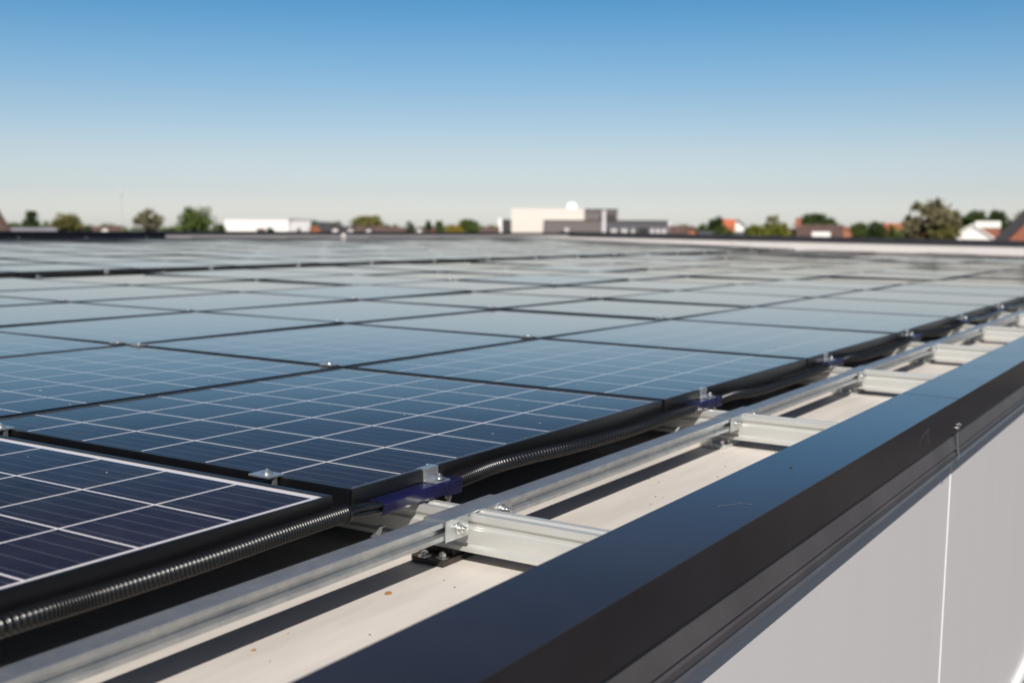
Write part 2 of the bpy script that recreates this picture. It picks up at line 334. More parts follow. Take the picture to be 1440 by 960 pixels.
# ------------------------------------------------------------------ solar panels
CW_ = 0.1575
SX = [0.17, 1.30, 2.42, 3.48, 4.59, 5.63, 6.66]
while SX[-1] + 1.055 < 22.2: SX.append(SX[-1]+1.055)
SY = [1.0955, 2.060, 2.944, 3.789, 4.635, 5.55, 6.68]
GAP = 0.009
_pc = {}
def panel_meshes(w_, h_, ux, uy, margins, lip):
    """frame and glass for a panel of size w_ x h_; ux/uy=(first line position, pitch); margins=(x0,x1,y0,y1) width of white border"""
    key = (round(w_, 4), round(h_, 4), ux, uy, margins, lip)
    if key in _pc: return _pc[key]
    D = 0.035
    f = MB()
    lx0, lx1, ly0, ly1 = lip
    f.box(0, w_, 0, ly0, -D, 0); f.box(0, w_, h_-ly1, h_, -D, 0)
    f.box(0, lx0, ly0, h_-ly1, -D, 0); f.box(w_-lx1, w_, ly0, h_-ly1, -D, 0)
    if lx1 > .010: f.box(w_+.0005, w_+.0445, 0, h_, -D, -D+.004)  # added strip bridging the seam, only to stop sunlight leaking through
    fm = f.mesh('panel_frame', MT['frame'], bevel=.0009)
    gz = -0.0018
    gx0, gx1, gy0, gy1 = lx0, w_-lx1, ly0, h_-ly1
    a0, a1, b0, b1 = gx0+margins[0], gx1-margins[1], gy0+margins[2], gy1-margins[3]
    g = MB()
    X = [gx0, a0, a1, gx1]; Y = [gy0, b0, b1, gy1]
    vs = [(x, y, gz) for y in Y for x in X]; fs = []; mi = []
    for j in range(3):
        for i in range(3):
            if X[i+1]-X[i] < 1e-6 or Y[j+1]-Y[j] < 1e-6: continue
            g.add([(X[i], Y[j], gz), (X[i+1], Y[j], gz), (X[i+1], Y[j+1], gz), (X[i], Y[j+1], gz)], [(0, 1, 2, 3)], 0 if (i == 1 and j == 1) else 1)
    g.box(gx0+.0005, gx1-.0005, gy0+.0005, gy1-.0005, gz-.006, gz-.001, 2)
    gm = g.mesh('panel_glass', [MT['cells'], MT['backsheet'], MT['under']])
    uvl = gm.uv_layers.new(name='UVMap')
    for lp in gm.loops:
        c = gm.vertices[lp.vertex_index].co; uvl.data[lp.index].uv = ((c.x-ux[0])/ux[1], (c.y-uy[0])/uy[1])
    _pc[key] = (fm, gm); return _pc[key]

def make_panel(i, j, field, x0, x1, y0, y1, ux, uy, margins, lip, label, jit):
    a, b = panel_meshes(x1-x0, y1-y0, ux, uy, margins, lip)
    t = thing('solar_panel', label, 'solar panel', (x0, y0, 0), field)
    t.rotation_euler = (random.gauss(0, jit), random.gauss(0, jit), 0)
    ob('frame', a, t); ob('glass', b, t)
    return t
LIP = (.009,)*4
for i in range(len(SX)-1):
    for j in range(len(SY)-1):
        x0, x1 = SX[i]+GAP, SX[i+1]-GAP; y0, y1 = SY[j]+(0 if j == 0 else GAP), SY[j+1]-GAP
        # skip panels whose whole footprint is left of the picture
        if x1 < 0.55*(y0) - 0.2 and i > 0 : continue
        if (x1*math.sin(R(32))-y0*math.cos(R(32)))/(x1*math.cos(R(32))+y0*math.sin(R(32))) < -0.50: continue
        nx = 7 if i in (0, 1) else 6 if i == 2 else 7
        lip = LIP; marg = (0.001, 0.001, 0.004 if j == 0 else .001, 0.001)
        w_ = x1-x0; h_ = y1-y0
        if i == 0: x1 = 1.264; w_ = x1-x0; lip = (.009, .012, .006 if j == 0 else .009, .009); px_ = CW_; ox = 1.081-x0; marg = (.001, .0135, .0105 if j == 0 else .001, .001)
        elif i == 1: px_ = CW_; ox = 1.4435-x0
        elif i == 2: px_ = 0.163; ox = 2.603-x0
        else: px_ = (w_-.022)/nx; ox = .011
        if j == 0: py_, oy = CW_, 1.107-y0
        else: py_ = (h_-.02)/6; oy = .010
        rowd = ['in the row along the roof edge', 'in the second row from the roof edge', 'in the third row from the roof edge', 'in the fourth row from the roof edge', 'in the fifth row from the roof edge', 'in the sixth row, beside the black gap'][j]
        cold = 'nearest the camera' if i == 0 else '%s from the camera' % ORD[i]
        looks = 'dark navy solar panel' if (i < 2 and j == 0) else ('blue-grey solar panel' if i+j < 4 else 'pale reflecting solar panel')
        make_panel(i, j, 'solar panels of the front field', x0, x1, y0, y1, (round(ox, 4), round(px_, 4)), (round(oy, 4), round(py_, 4)), marg, lip,
                   '%s %s, %s' % (looks, rowd, cold), 0.0 if (j == 0 and i < 3) else R(0.09 + 0.014*min(10, i+j)))
# back field
FX = [3.95 + 1.055*k for k in range(18)]
FY = [7.22 + .91*k for k in range(8)]
nback = 0
for i in range(len(FX)-1):
    for j in range(len(FY)-1):
        x0, x1 = FX[i]+GAP, FX[i+1]-GAP; y0, y1 = FY[j]+GAP, FY[j+1]-GAP
        xx, yy = x1, y0
        if (yy*math.cos(R(32))-xx*math.sin(R(32)))/(xx*math.cos(R(32))+yy*math.sin(R(32))) > 0.47: continue
        nback += 1
        w_ = x1-x0; h_ = y1-y0
        make_panel(i, j, 'solar panels of the back field', x0, x1, y0, y1, (.011, round((w_-.022)/6, 4)), (.01, round((h_-.02)/6, 4)), (.001,)*4, LIP,
                   'pale panel beyond the black gap, %s row past it, %s panel from the left' % (ORD[j], ORD[i]), R(0.14))
        gx = .100; tt = roof_things[-1]
        tt.location.z = .006+(y0-7.2)/6.4*gx; tt.rotation_euler.x += math.atan(gx/6.4)

# ------------------------------------------------------------------ racking
X0 = [1.439, 2.588, 3.668, 4.70, 5.76]              # near faces of the cross rails
while X0[-1] + 1.055 < 24.5: X0.append(X0[-1]+1.055)
ZT = -0.045
prof = [(0, ZT), (.013, ZT), (.015, ZT-.004), (.026, ZT-.004), (.028, ZT), (.041, ZT), (.041, ZT-.010), (.036, ZT-.013), (.036, -.092), (.044, -.098), (.044, -.105),
        (-.004, -.105), (-.004, -.098), (.0015, -.0935), (.0015, -.070), (.0055, -.066), (.0055, -.0600), (0, -.0560)]
rm = MB(); rm.extrude(prof, 'y', .700, 6.95); rail_me = rm.mesh('cross_rail', MT['zinc_dull'], bevel=.0006)
t0 = ob('support_rail', None)  # dummy removed below
roof_things.remove(t0); bpy.data.objects.remove(t0)
for k, x in enumerate(X0):
    lab = ('galvanised cross rail running under the panels to the coping, nearest the camera' if k == 0 else 'galvanised cross rail running to the coping, %s from the camera' % ORD[k])
    ob('cross_rail', rail_me, None, (x, 0, 0), lab, 'rail', 'cross rails under the panels')
# foot plates
def hexbolt(m, x, y, z, r=.0062, h=.006, washer=True, mi=0):
    if washer: m.cyl((x, y, z), (x, y, z+.0016), r*1.75, n=20, mi=mi)
    m.cyl((x, y, z+.0016), (x, y, z+.0016+h), r, n=6, mi=mi)
    m.cyl((x, y, z+.0016+h), (x, y, z+.0016+h+.002), r*.55, n=10, mi=mi)
pl = MB(); pl.extrude([(-.040, .992), (-.040, 1.050), (-.030, 1.060), (.060, 1.060), (.066, 1.050), (.066, 1.002), (.056, .992)], 'z', ZR, ZR+.009)
pl.box(-.004, .044, .997, 1.055, ZR+.0092, -.1052)
pad_black = pl.mesh('foot_plate', MT['pad'], bevel=.0012); pad_metal = pad_black.copy(); pad_metal.materials.clear(); pad_metal.materials.append(MT['zinc_dull'])
bo = MB(); hexbolt(bo, 0, 0, 0); bolt_me = bo.mesh('bolt', MT['bolt'], bevel=.0004)
for k, x in enumerate(X0[:14]):
    lab = 'black foot plate with two bolts under the nearest rail crossing' if k == 0 else 'galvanised foot plate under the %s rail crossing from the camera' % ORD[k]
    t = thing('foot_plate', lab, 'foot plate', (x, 0, 0), 'foot plates under the rail crossings')
    ob('plate', pad_black if k == 0 else pad_metal, t)
    for bx, by in ((-.030, 1.034), (-.022, 1.006)):
        ob('bolt', bolt_me, t, (bx, by, ZR+.0091))
# long rail between crossings
Y0, Y1, ZB = .972, 1.007, -.073
for k in range(len(X0)):
    a = (-0.4 if k == 0 else X0[k-1]+.0425); b = X0[k]-.0035
    m = MB()
    m.extrude([(Y0, ZT), (Y0, ZT-.0078), (Y0+.008, ZT-.0105), (Y0+.008, ZB+.0100), (Y0-.0005, ZB+.0072), (Y0-.0005, ZB), (Y1, ZB), (Y1, ZT)], 'x', 0, b-a)
    lab = 'galvanised channel rail in the foreground running from the lower left to the nearest crossing' if k == 0 else 'galvanised channel rail between the %s and %s rail crossings' % (ORD[k-1], ORD[k])
    ob('edge_rail', m.mesh('edge_rail', MT['zinc'], bevel=.0004), None, (a, 0, 0), lab, 'rail', 'channel rails along the roof edge')
# connector sleeves
sl = MB()
T_ = ZT+.0022; F_ = Y0-.0035
sl.box(-.066, .118, F_, Y1+.004, ZT+.0002, T_)
sl.box(-.066, -.0065, F_, F_+.0022, -.0765, ZT+.0002)
sl.box(.0465, .118, F_, F_+.0022, -.0765, ZT+.0002)
sl.box(-.066, -.0065, Y1+.0018, Y1+.004, -.0765, ZT+.0002); sl.box(.0465, .118, Y1+.0018, Y1+.004, -.0765, ZT+.0002)
sleeve_me = sl.mesh('sleeve', MT['zinc'], bevel=.0006)
sb = MB(); sb.cyl((0, 0, 0), (0, -.0014, 0), .0092, n=20); sb.cyl((0, -.0014, 0), (0, -.008, 0), .0062, n=6); sb.cyl((0, -.008, 0), (0, -.015, 0), .0036, n=12)
sbolt = sb.mesh('bolt', MT['bolt'], bevel=.0004, smooth=True)
tb = MB(); tb.cyl((0, 0, 0), (0, .008, 0), .0032, n=12); tb.cyl((0, 0, 0), (0, .0045, 0), .006, n=6); tbm = tb.mesh('bolt', MT['bolt'])
for k, x in enumerate(X0[:16]):
    lab = 'bolted metal sleeve over the nearest rail crossing' if k == 0 else 'bolted metal sleeve over the %s rail crossing from the camera' % ORD[k]
    t = thing('rail_connector', lab, 'connector', (x, 0, 0), 'sleeves over the rail crossings')
    ob('sleeve', sleeve_me, t)
    ob('bolt', sbolt, t, (-.032, F_, -.0605)); ob('bolt', sbolt, t, (.092, F_, -.0565))
    ob('bolt', tbm, t, (.080, Y1+.004, -.052)).rotation_euler = (.6, 0, 0)

# blue cable brackets on the panel edge
BR = [(1.345, 1.552), (2.535, 2.700)] + [(SX[i]+.12, SX[i]+.28) for i in range(3, len(SX)-1)]
def bracket_mesh(L):
    m = MB(); y0, y1, zt, zb = 1.064, 1.0925, -.0215, -.0445
    m.sheet([(y0+.006, zb), (y0+.0015, zb+.002), (y0, zb+.006), (y0, zt-.003), (y0+.003, zt), (y1-.001, zt), (y1, zt-.002), (y1, zt-.012)], 'x', 0, L*.80, -.0022)
    m.sheet([(y0-.001, zb-.001), (y0-.001, zt+.001), (y1, zt+.001), (y1, zt-.012)], 'x', L*.80-.001, L, -.0030)
    return m.mesh('bracket', MT['blue'], bevel=.0007)
bmesh_c = {}
for k, (a, b) in enumerate(BR[:14]):
    L = round(b-a, 3)
    if L not in bmesh_c: bmesh_c[L] = bracket_mesh(L)
    lab = 'long glossy blue-purple cable bracket nearest the camera' if k == 0 else 'blue-purple cable bracket on the panel edge, %s from the camera' % ORD[k]
    t = thing('cable_bracket', lab, 'bracket', (a, 0, 0), 'blue cable brackets along the panel edge')
    ob('channel', bmesh_c[L], t)
    m = MB(); m.cyl((L-.028, 1.072, -.058), (L-.028, 1.072, -.0446), .004, n=10); m.cyl((L-.028, 1.072, -.052), (L-.028, 1.072, -.0450), .0068, n=6)
    ob('bolt', m.mesh('bolt', MT['bolt']), t)

# edge clamps (Z shape)
def clamp_mesh():
    m = MB()
    m.sheet([(1.108, .0008), (1.0925, .0008), (1.0925, -.0185), (1.068, -.0185)], 'x', -.020, .020, .0028)
    return m.mesh('clamp_plate', MT['alu'], bevel=.0006)
cm = clamp_mesh()
cb = MB(); hexbolt(cb, 0, 1.0765, -.0157, r=.0055, h=.0045); cbm = cb.mesh('bolt', MT['bolt'], bevel=.0004)
cb2 = MB(); cb2.cyl((0, 1.100, .0036), (0, 1.100, .0052), .0036, n=12); cbm2 = cb2.mesh('pin', MT['bolt'])
CX = [1.505, 2.652, 3.665, 4.755] + [SX[i]+.215 for i in range(5, len(SX)-1)]
for k, x in enumerate(CX[:16]):
    lab = 'Z-shaped metal clamp on the panel edge above the nearest blue bracket' if k == 0 else 'metal clamp on the near panel edge, %s from the camera' % ORD[k]
    t = thing('panel_clamp', lab, 'clamp', (x, 0, 0), 'clamps along the near panel edge')
    ob('plate', cm, t); ob('bolt', cbm, t); ob('pin', cbm2, t)
# mid clamps over the seams between panels
mc = MB(); mc.sheet([(-.017, .0012), (.017, .0012)], 'y', -.022, .022, .0032); mc.box(-.0045, .0045, -.020, .020, -.012, .0010)
mcm = mc.mesh('clamp_plate', MT['alu'], bevel=.0006)
mb_ = MB(); hexbolt(mb_, 0, 0, .0045, r=.0055, h=.0035); mbm = mb_.mesh('bolt', MT['bolt'], bevel=.0004)
def seam_clamp(x, y, lab, grp):
    t = thing('seam_clamp', lab, 'clamp', (x, y, 0), grp)
    ob('plate', mcm, t); ob('bolt', mbm, t, (.002, 0, 0))
seam_clamp(SX[1]-.001, 1.262, 'flat metal clamp on the seam between the two nearest panels', 'clamps on the panel seams')
seam_clamp(SX[1]-.001, 1.945, 'flat metal clamp at the left picture edge on the nearest seam', 'clamps on the panel seams')
for i in range(2, 9):
    for j in range(1, 6):
        for s_, wd in ((-1, 'before'), (1, 'past')):
            if s_ < 0 and not (i == 2 and j == 2): continue
            x, y = SX[i], SY[j]+s_*.05
            u = (y*math.cos(R(32))-x*math.sin(R(32)))/(x*math.cos(R(32))+y*math.sin(R(32)))
            if u > .46: continue
            seam_clamp(x, y, 'tiny clamp where panels meet, %s row seam back and %s seam along' % (ORD[j-1], ORD[i-1]) if s_ > 0 else 'second of the paired clamps at the panel corner left of centre', 'clamps on the panel seams')
# clamps in the black gap and on the back edge
gm_ = MB(); gm_.sheet([(.020, .0010), (.004, .0010), (.004, -.022), (-.018, -.022)], 'x', -.020, .020, .003); gm_.box(-.006, .006, -.014, -.002, -.019, .008)
gme = gm_.mesh('gap_clamp', MT['alu'], bevel=.0006)
for k in range(len(FX)-1):
    x = FX[k]+.75
    for s_, yy, rz in ((0, 7.225, 0), (1, 6.675, math.pi)):
        ob('gap_clamp', gme, None, (x+(.0 if s_ == 0 else .07), yy, 0), 'small metal clamp in the black gap on its %s side, %s from the left' % ('far' if s_ == 0 else 'near', ORD[k]), 'clamp', 'clamps in the black gap', rz=rz)
for k in range(3, 16):
    x = FX[k]+.2
    ob('edge_clamp', gme, None, (x, FY[-1]-.004, .109), 'pale clamp on the back edge of the far panels, %s from the left' % ORD[k-3], 'clamp', 'clamps on the back edge', rz=math.pi)

# little white roof vents
for (x, y, h, lab) in ((23.6, 9.15, .06, 'small white vent cap on the roof before the far right parapet'), (16.2, 13.78, .14, 'small white vent cap at the back parapet before the white warehouse')):
    t = thing('roof_vent', lab, 'vent', (x, y, ZR)); m = MB(); m.cyl((0, 0, 0), (0, 0, h+.1), .035, n=16); ob('pipe', m.mesh('pipe', MT['parapet'], smooth=True), t)
    m = MB(); m.cyl((0, 0, h+.1), (0, 0, h+.14), .055, .045, n=16); m.cyl((0, 0, h+.14), (0, 0, h+.16), .045, .02, n=16); ob('cap', m.mesh('cap', MT['parapet'], smooth=True), t)

# ------------------------------------------------------------------ ribbed conduit
def interp(ctrl, n):
    out = []; m_ = len(ctrl)
    P = [Vector(c) for c in ctrl]; P = [P[0]*2-P[1]]+P+[P[-1]*2-P[-2]]
    seg = m_-1
    for i in range(n+1):
        t = i/n*seg; k = min(int(t), seg-1); u = t-k; a, b, c, d = P[k:k+4]
        out.append(0.5*((2*b)+(c-a)*u+(2*a-5*b+4*c-d)*u*u+(3*b-a-3*c+d)*u**3))
    return out
def smooth_all(me):
    me.polygons.foreach_set('use_smooth', [True]*len(me.polygons)); me.update(); return me
def conduit(ctrl, label, ribs=True, r=.0118, pitch=.0078, n=18):
    ln = sum((Vector(ctrl[i+1])-Vector(ctrl[i])).length for i in range(len(ctrl)-1))
    m = MB()
    if ribs:
        k = int(ln/pitch); pts = interp(ctrl, k*6); rad = [(r+.0009, r+.0006, r-.0016, r-.0030, r-.0016, r+.0006)[i % 6] for i in range(len(pts))]
    else: pts = interp(ctrl, 24); rad = [r]*len(pts)
    m.tube(pts, rad, n=n)
    return ob('conduit', smooth_all(m.mesh('conduit', MT['conduit'])), None, (0, 0, 0), label, 'conduit', 'black cable conduits along the panel edge')
yc = 1.071
conduit([(.15, yc, -.034), (.40, yc, -.033), (.71, yc, -.0295), (.84, yc, -.030), (1.0, yc, -.029), (1.14, yc, -.0255), (1.262, yc+.002, -.0245)], 'ribbed black conduit in the foreground, entering at the left edge')
conduit([(1.545, yc+.008, -.0315), (1.60, yc, -.025), (1.675, yc, -.0225), (1.80, yc, -.026), (1.93, yc, -.0315), (2.10, yc, -.036), (2.25, yc, -.037), (2.42, yc+.002, -.033), (2.545, yc+.004, -.033)], 'ribbed black conduit between the first and second blue brackets', pitch=.0105)
for k in range(1, 12):
    a, b = BR[k][1]-.01, BR[k+1][0]+.01; mz = (a+b)/2
    conduit([(a, yc+.004, -.033), (a+.12, yc, -.030), ((a+mz)/2+.03, yc, -.040), (mz, yc, -.043), ((b+mz)/2, yc, -.040), (b, yc+.004, -.033)],
            'black conduit sagging between the %s and %s blue brackets' % (ORD[k], ORD[k+1]), ribs=(k < 4), n=14, pitch=.0115)
for q in range(4):
    m = MB(); dy, dz = ((-.006, .003), (.004, .004), (-.002, -.006), (.005, -.004))[q]
    m.tube(interp([(1.245, yc+dy*.6, -.0245+dz*.6), (1.29, yc+dy, -.024+dz), (1.34, yc+.004+dy, -.029+dz), (1.42, yc+.006+dy, -.032+dz)], 12), .0042, n=10)
    ob('cable', m.mesh('cable', MT['conduit'], smooth=True), None, (0, 0, 0), ['topmost of four black cables', 'front black cable of four', 'lowest black cable of four', 'rear black cable of four'][q]+' between the conduit and the nearest blue bracket', 'cable', 'cables entering the nearest blue bracket')
m = MB(); m.tube(interp([(1.262, yc+.002-.0, -.0245), (1.266, yc+.002, -.0245)], 2), [.0145, .0145, .0138], n=18)
ob('conduit_collar', m.mesh('conduit_collar', MT['conduit'], smooth=True), None, (0, 0, 0), 'black end collar of the foreground conduit', 'collar')
# bent tab behind the nearest bracket
m = MB(); m.sheet([(0, 0), (.012, .003), (.016, .012), (.024, .013)], 'y', 0, .010, .0012)
ob('wire_clip', m.mesh('wire_clip', MT['zinc']), None, (1.352, 1.085, -.082), 'small bent metal clip below the nearest blue bracket', 'clip')

# crumbs on roof and coping
spots = [(1.255, .985, ZR, .0060, 'crumb', 'orange rust crumb on the roof below the foreground rail'), (.99, .985, ZR, .0038, 'crumb', 'pale orange flake on the roof near the lower left')]
for x, y, z, s_, mt_, lab in spots:
    m = MB(); bmn = bmesh.new(); bmesh.ops.create_icosphere(bmn, subdivisions=1, radius=s_)
    vs = [(v.co.x*random.uniform(.7, 1.4), v.co.y*random.uniform(.7, 1.2), max(-.001, v.co.z*random.uniform(.5, .9))) for v in bmn.verts]; fs = [tuple(v.index for v in f.verts) for f in bmn.faces]; bmn.free()
    m.add(vs, fs); ob('crumb', m.mesh('crumb', MT[mt_]), None, (x, y, z), lab, 'debris')
m = MB()
for _ in range(150):
    x = random.uniform(.8, 6); y = random.uniform(.80, 1.06); s_ = random.uniform(.0008, .0022)
    m.add([(x-s_, y, ZR), (x, y-s_, ZR), (x+s_, y, ZR), (x, y+s_, ZR), (x, y, ZR+s_)], [(0, 1, 4), (1, 2, 4), (2, 3, 4), (3, 0, 4)])
ob('grit', m.mesh('grit', MT['grit']), kind='stuff', label='dark specks of grit scattered on the pale roof', cat='grit')
m = MB(); ox, oy = 1.965, .640
m.add([(ox-.009, oy, ZC+.0002), (ox, oy-.003, ZC+.0002), (ox+.009, oy, ZC+.0002), (ox, oy+.003, ZC+.0002), (ox, oy, ZC+.003)], [(0, 1, 4), (1, 2, 4), (2, 3, 4), (3, 0, 4)])
ob('beetle_speck', m.mesh('beetle_speck', MT['black_and_gap_shade']), None, (0, 0, 0), 'single dark speck lying on top of the foreground coping', 'speck')
m = MB(); rs = random.Random(11)
for _ in range(46):
    x = .6+rs.random()*2.7; y = 1.15+rs.random()*1.3; s_ = rs.uniform(.0008, .0030)*(1.6 if rs.random() < .12 else .8)
    n_ = 7; ring = [(x+s_*math.cos(6.283*k/n_)*rs.uniform(.6, 1.3), y+s_*math.sin(6.283*k/n_)*rs.uniform(.6, 1.3), -.0013) for k in range(n_)]
    m.add(ring+[(x, y, -.0008)], [(k, (k+1) % n_, n_) for k in range(n_)])
ob('dust_specks', m.mesh('dust_specks', MT['scuff2']), kind='stuff', label='pale specks of dirt scattered on the nearest panels', cat='dirt')
# chalky scratch marks on the coping face (raised residue of a torn sticker)
def scratch(pts, wd, name_, lab, plane):
    m = MB()
    for (a, b), (c, d) in zip(pts[:-1], pts[1:]):
        L = math.hypot(c-a, d-b); nx, nz = -(d-b)/L*wd, (c-a)/L*wd
        if plane == 'face': q = [(a+nx, YC0-.0024, b+nz), (a-nx, YC0-.0024, b-nz), (c-nx, YC0-.0024, d-nz), (c+nx, YC0-.0024, d+nz)]
        else: q = [(a+nx, b+nz, ZC+.0006), (a-nx, b-nz, ZC+.0006), (c-nx, d-nz, ZC+.0006), (c+nx, d+nz, ZC+.0006)]
        m.add(q, [(0, 1, 2, 3)])
    ob(name_, m.mesh(name_, MT['scuff']), None, (0, 0, 0), lab, 'residue')
scratch([(2.63, -.083), (2.628, -.072), (2.64, -.063), (2.665, -.057), (2.705, -.052), (2.712, -.049), (2.716, -.062), (2.713, -.078), (2.728, -.092)], .0006, 'sticker_residue', 'scratchy outline of a torn sticker on the coping face left of the joint', 'face')
scratch([(2.69, -.056), (2.698, -.066), (2.694, -.072), (2.706, -.084)], .0006, 'sticker_residue', 'inner scratch inside the torn sticker outline on the coping face', 'face')
scratch([(1.62, .640), (1.635, .628), (1.66, .617), (1.66, .600)], .0008, 'scuff_mark', 'pale scratch on top of the foreground coping', 'top')

# ------------------------------------------------------------------ put the roof into the world
for o in roof_things:
    o.matrix_basis = ROOF @ o.matrix_basis

# ------------------------------------------------------------------ distant buildings (world frame)
def quad_house(name, label, x0, x1, ytop, depth, wall_mat, roof_mat, kind='ridge', deep=8.0, rt=.35, eave=None, cat='house', turn=0.0, chimney=None, group=None, windows=True, th=.22):
    """gabled house seen between picture columns x0..x1; kind ridge = eaves to viewer, gable = gable end to viewer, flat = flat roof"""
    a = px(x0, ytop, depth); b = px(x1, ytop, depth); W = (b.xy-a.xy).length; top = (a.z+b.z)/2
    c = (a+b)/2
    t = thing(name, label, cat, (c.x, c.y, 0), group, roof=False, rz=math.atan2(c.y, c.x)-math.pi/2+turn)   # local x to the right, y away
    ev = eave if eave is not None else top-2.0
    m = MB(); 
    if kind == 'flat':
        m.box(-W/2, W/2, 0, deep, 0, top-rt); ob('wall', m.mesh('wall', wall_mat), t)
        r_ = MB(); r_.box(-W/2-.12, W/2+.12, -.12, deep+.12, top-rt, top); ob('roof', r_.mesh('roof', roof_mat), t)
    elif kind == 'gable':
        pr_ = [(-W/2, 0), (W/2, 0), (W/2, ev), (0, top-.12), (-W/2, ev)]; m.extrude(pr_, 'y', 0, deep); ob('wall', m.mesh('wall', wall_mat), t)
        r_ = MB(); sl_ = (top-ev)/(W/2)
        r_.extrude([(-W/2-.35, ev-.35*sl_), (0, top), (W/2+.35, ev-.35*sl_), (W/2+.35, ev-.35*sl_-th), (0, top-th), (-W/2-.35, ev-.35*sl_-th)][::1], 'y', -.25, deep+.25); ob('roof', r_.mesh('roof', roof_mat), t)
    else:
        pr_ = [(0, 0), (deep, 0), (deep, ev), (deep/2, top-.12), (0, ev)]; m.extrude(pr_, 'x', -W/2+.3, W/2-.3); ob('wall', m.mesh('wall', wall_mat), t)
        r_ = MB(); sl_ = (top-ev)/(deep/2)
        r_.extrude([(-.4, ev-.4*sl_), (deep/2, top), (deep+.4, ev-.4*sl_), (deep+.4, ev-.4*sl_-.2), (deep/2, top-.2), (-.4, ev-.4*sl_-.2)], 'x', -W/2, W/2); ro = ob('roof', r_.mesh('roof', roof_mat), t)
        if chimney is not None:
            ch = MB(); ch.box(chimney*W-.4, chimney*W+.4, deep/2-.4, deep/2+.4, top-.6, top+.9); ob('chimney', ch.mesh('chimney', wall_mat), ro)
    if windows:
        for wx in (-W*.25, W*.25):
            wm = MB(); wm.box(wx-.6, wx+.6, -.04, .05, 1.0, 2.3); ob('window', wm.mesh('window', MT['winglass']), t)
    return t, W, top
MT['winglass'] = mat('window_glass', (0.03, 0.035, 0.04), 0.1, var=.1, spec=.8)
MT['tile_brown'] = mat('brown_tiles', (0.085, 0.050, 0.042), 0.8, var=.2, vscale=1.5)
MT['tile_grey'] = mat('grey_tiles', (0.060, 0.062, 0.070), 0.7, var=.2, vscale=1.5)
MT['tile_dark'] = mat('dark_tiles', (0.035, 0.032, 0.036), 0.7, var=.2, vscale=1.5)
MT['tile_orange'] = mat('orange_tiles', (0.40, 0.105, 0.045), 0.8, var=.2, vscale=1.5)
MT['brick_orange'] = mat('orange_brick', (0.36, 0.14, 0.075), 0.85, var=.2, vscale=2.5)
MT['brick_red'] = mat('red_brick', (0.28, 0.10, 0.06), 0.85, var=.2, vscale=2.5)
MT['white_wall'] = mat('white_render', (0.80, 0.77, 0.72), 0.7, var=.03, vscale=.4)
MT['cream_wall'] = mat('cream_cladding', (0.64, 0.58, 0.52), 0.6, var=.03, vscale=.3)
MT['offwhite'] = mat('offwhite_cladding', (0.55, 0.53, 0.53), 0.6, var=.03, vscale=.3)
MT['grey_clad'] = mat('grey_brown_cladding', (0.135, 0.115, 0.110), 0.5, var=.06, vscale=.5, stretch=(1, 1, 8))
MT['grey_clad_dark'] = mat('dark_grey_cladding', (0.075, 0.075, 0.082), 0.5, var=.06, vscale=.5, stretch=(1, 1, 8))
MT['lilac_roof'] = mat('pale_metal_roof', (0.22, 0.21, 0.24), 0.5, var=.08, vscale=.5)
MT['dome'] = mat('white_dome', (0.85, 0.84, 0.82), 0.35, var=.02)

# white warehouse
def box_at(t, name, x0, x1, y0, y1, z0, z1, mt, parent=None):
    m = MB(); m.box(x0, x1, y0, y1, z0, z1); return ob(name, m.mesh(name, mt), parent or t)
D = 210.0
s = D/1616
a = px(316, 308.5, D)
t = thing('warehouse', 'long low white warehouse on the horizon left of centre', 'warehouse', (a.x, a.y, 0), roof=False, rz=VIEW-math.pi/2)
H = a.z
box_at(t, 'wall', 0, 90*s, 0, 30, 0, H, MT['white_wall'])
box_at(t, 'shaded_end', 90*s+.003, 119*s, 1.2, 28, 0, H-.25, MT['offwhite'])  # shaded end face; its shade is put into the darker colour
box_at(t, 'roof_edge', -.1, 90*s+.1, -.1, 30.1, H+.003, H+.18, MT['offwhite'])
box_at(t, 'door', 8*s, 11*s, -.05, .1, 0, 3, MT['grey_clad']); box_at(t, 'door', 98*s, 104*s, 1.1, 1.25, 0, 4, MT['grey_clad'])
for q in range(1, 6): box_at(t, 'seam_strip', q*15*s-.03, q*15*s+.03, -.03, .05, 0, H-.1, MT['offwhite'])

# grey and cream office block with the white dome
D = 200.0; s = D/1616
a = px(664, 323, D)
t = thing('office_building', 'cream and grey flat-roofed block with a small white dome on top', 'building', (a.x, a.y, 0), roof=False, rz=VIEW-math.pi/2)
def X(p): return (p-664)*s
def Z(y): return px(800, y, D).z
box_at(t, 'white_fin', X(701), X(706), -.6, 6, 0, Z(307.5), MT['white_wall'])
box_at(t, 'link_block', X(706)+.003, X(719)-.003, .6, 12, 0, Z(311), MT['winglass'])
box_at(t, 'link_roof', X(706)+.003, X(719)-.003, .4, 12, Z(311)+.003, Z(309), MT['tile_dark'])
box_at(t, 'cream_block', X(719), X(821.5), 0, 22, 0, Z(293.5), MT['cream_wall'])
box_at(t, 'upper_block', X(821.5)+.003, X(869), 1.0, 22, 0, Z(295), MT['grey_clad'])
box_at(t, 'roof_edge', X(821.5)+.003, X(869)+.1, .8, 22, Z(295)+.003, Z(293.8), MT['tile_dark'])
box_at(t, 'lower_block', X(765), X(845), -2.4, -.003, 0, Z(310.5), MT['grey_clad'])
box_at(t, 'lower_edge', X(765)-.05, X(845), -2.5, -.003, Z(310.5)+.003, Z(309.5), MT['tile_dark'])
box_at(t, 'white_pillar', X(845)+.003, X(850), -2.7, -.003, 0, Z(296), MT['offwhite'])
box_at(t, 'wing', X(850)+.003, X(937), -1.8, .9, 0, Z(311.5), MT['grey_clad_dark'])
box_at(t, 'wing_edge', X(850)+.003, X(937), -1.9, .9, Z(311.5)+.003, Z(309.8), MT['tile_dark'])
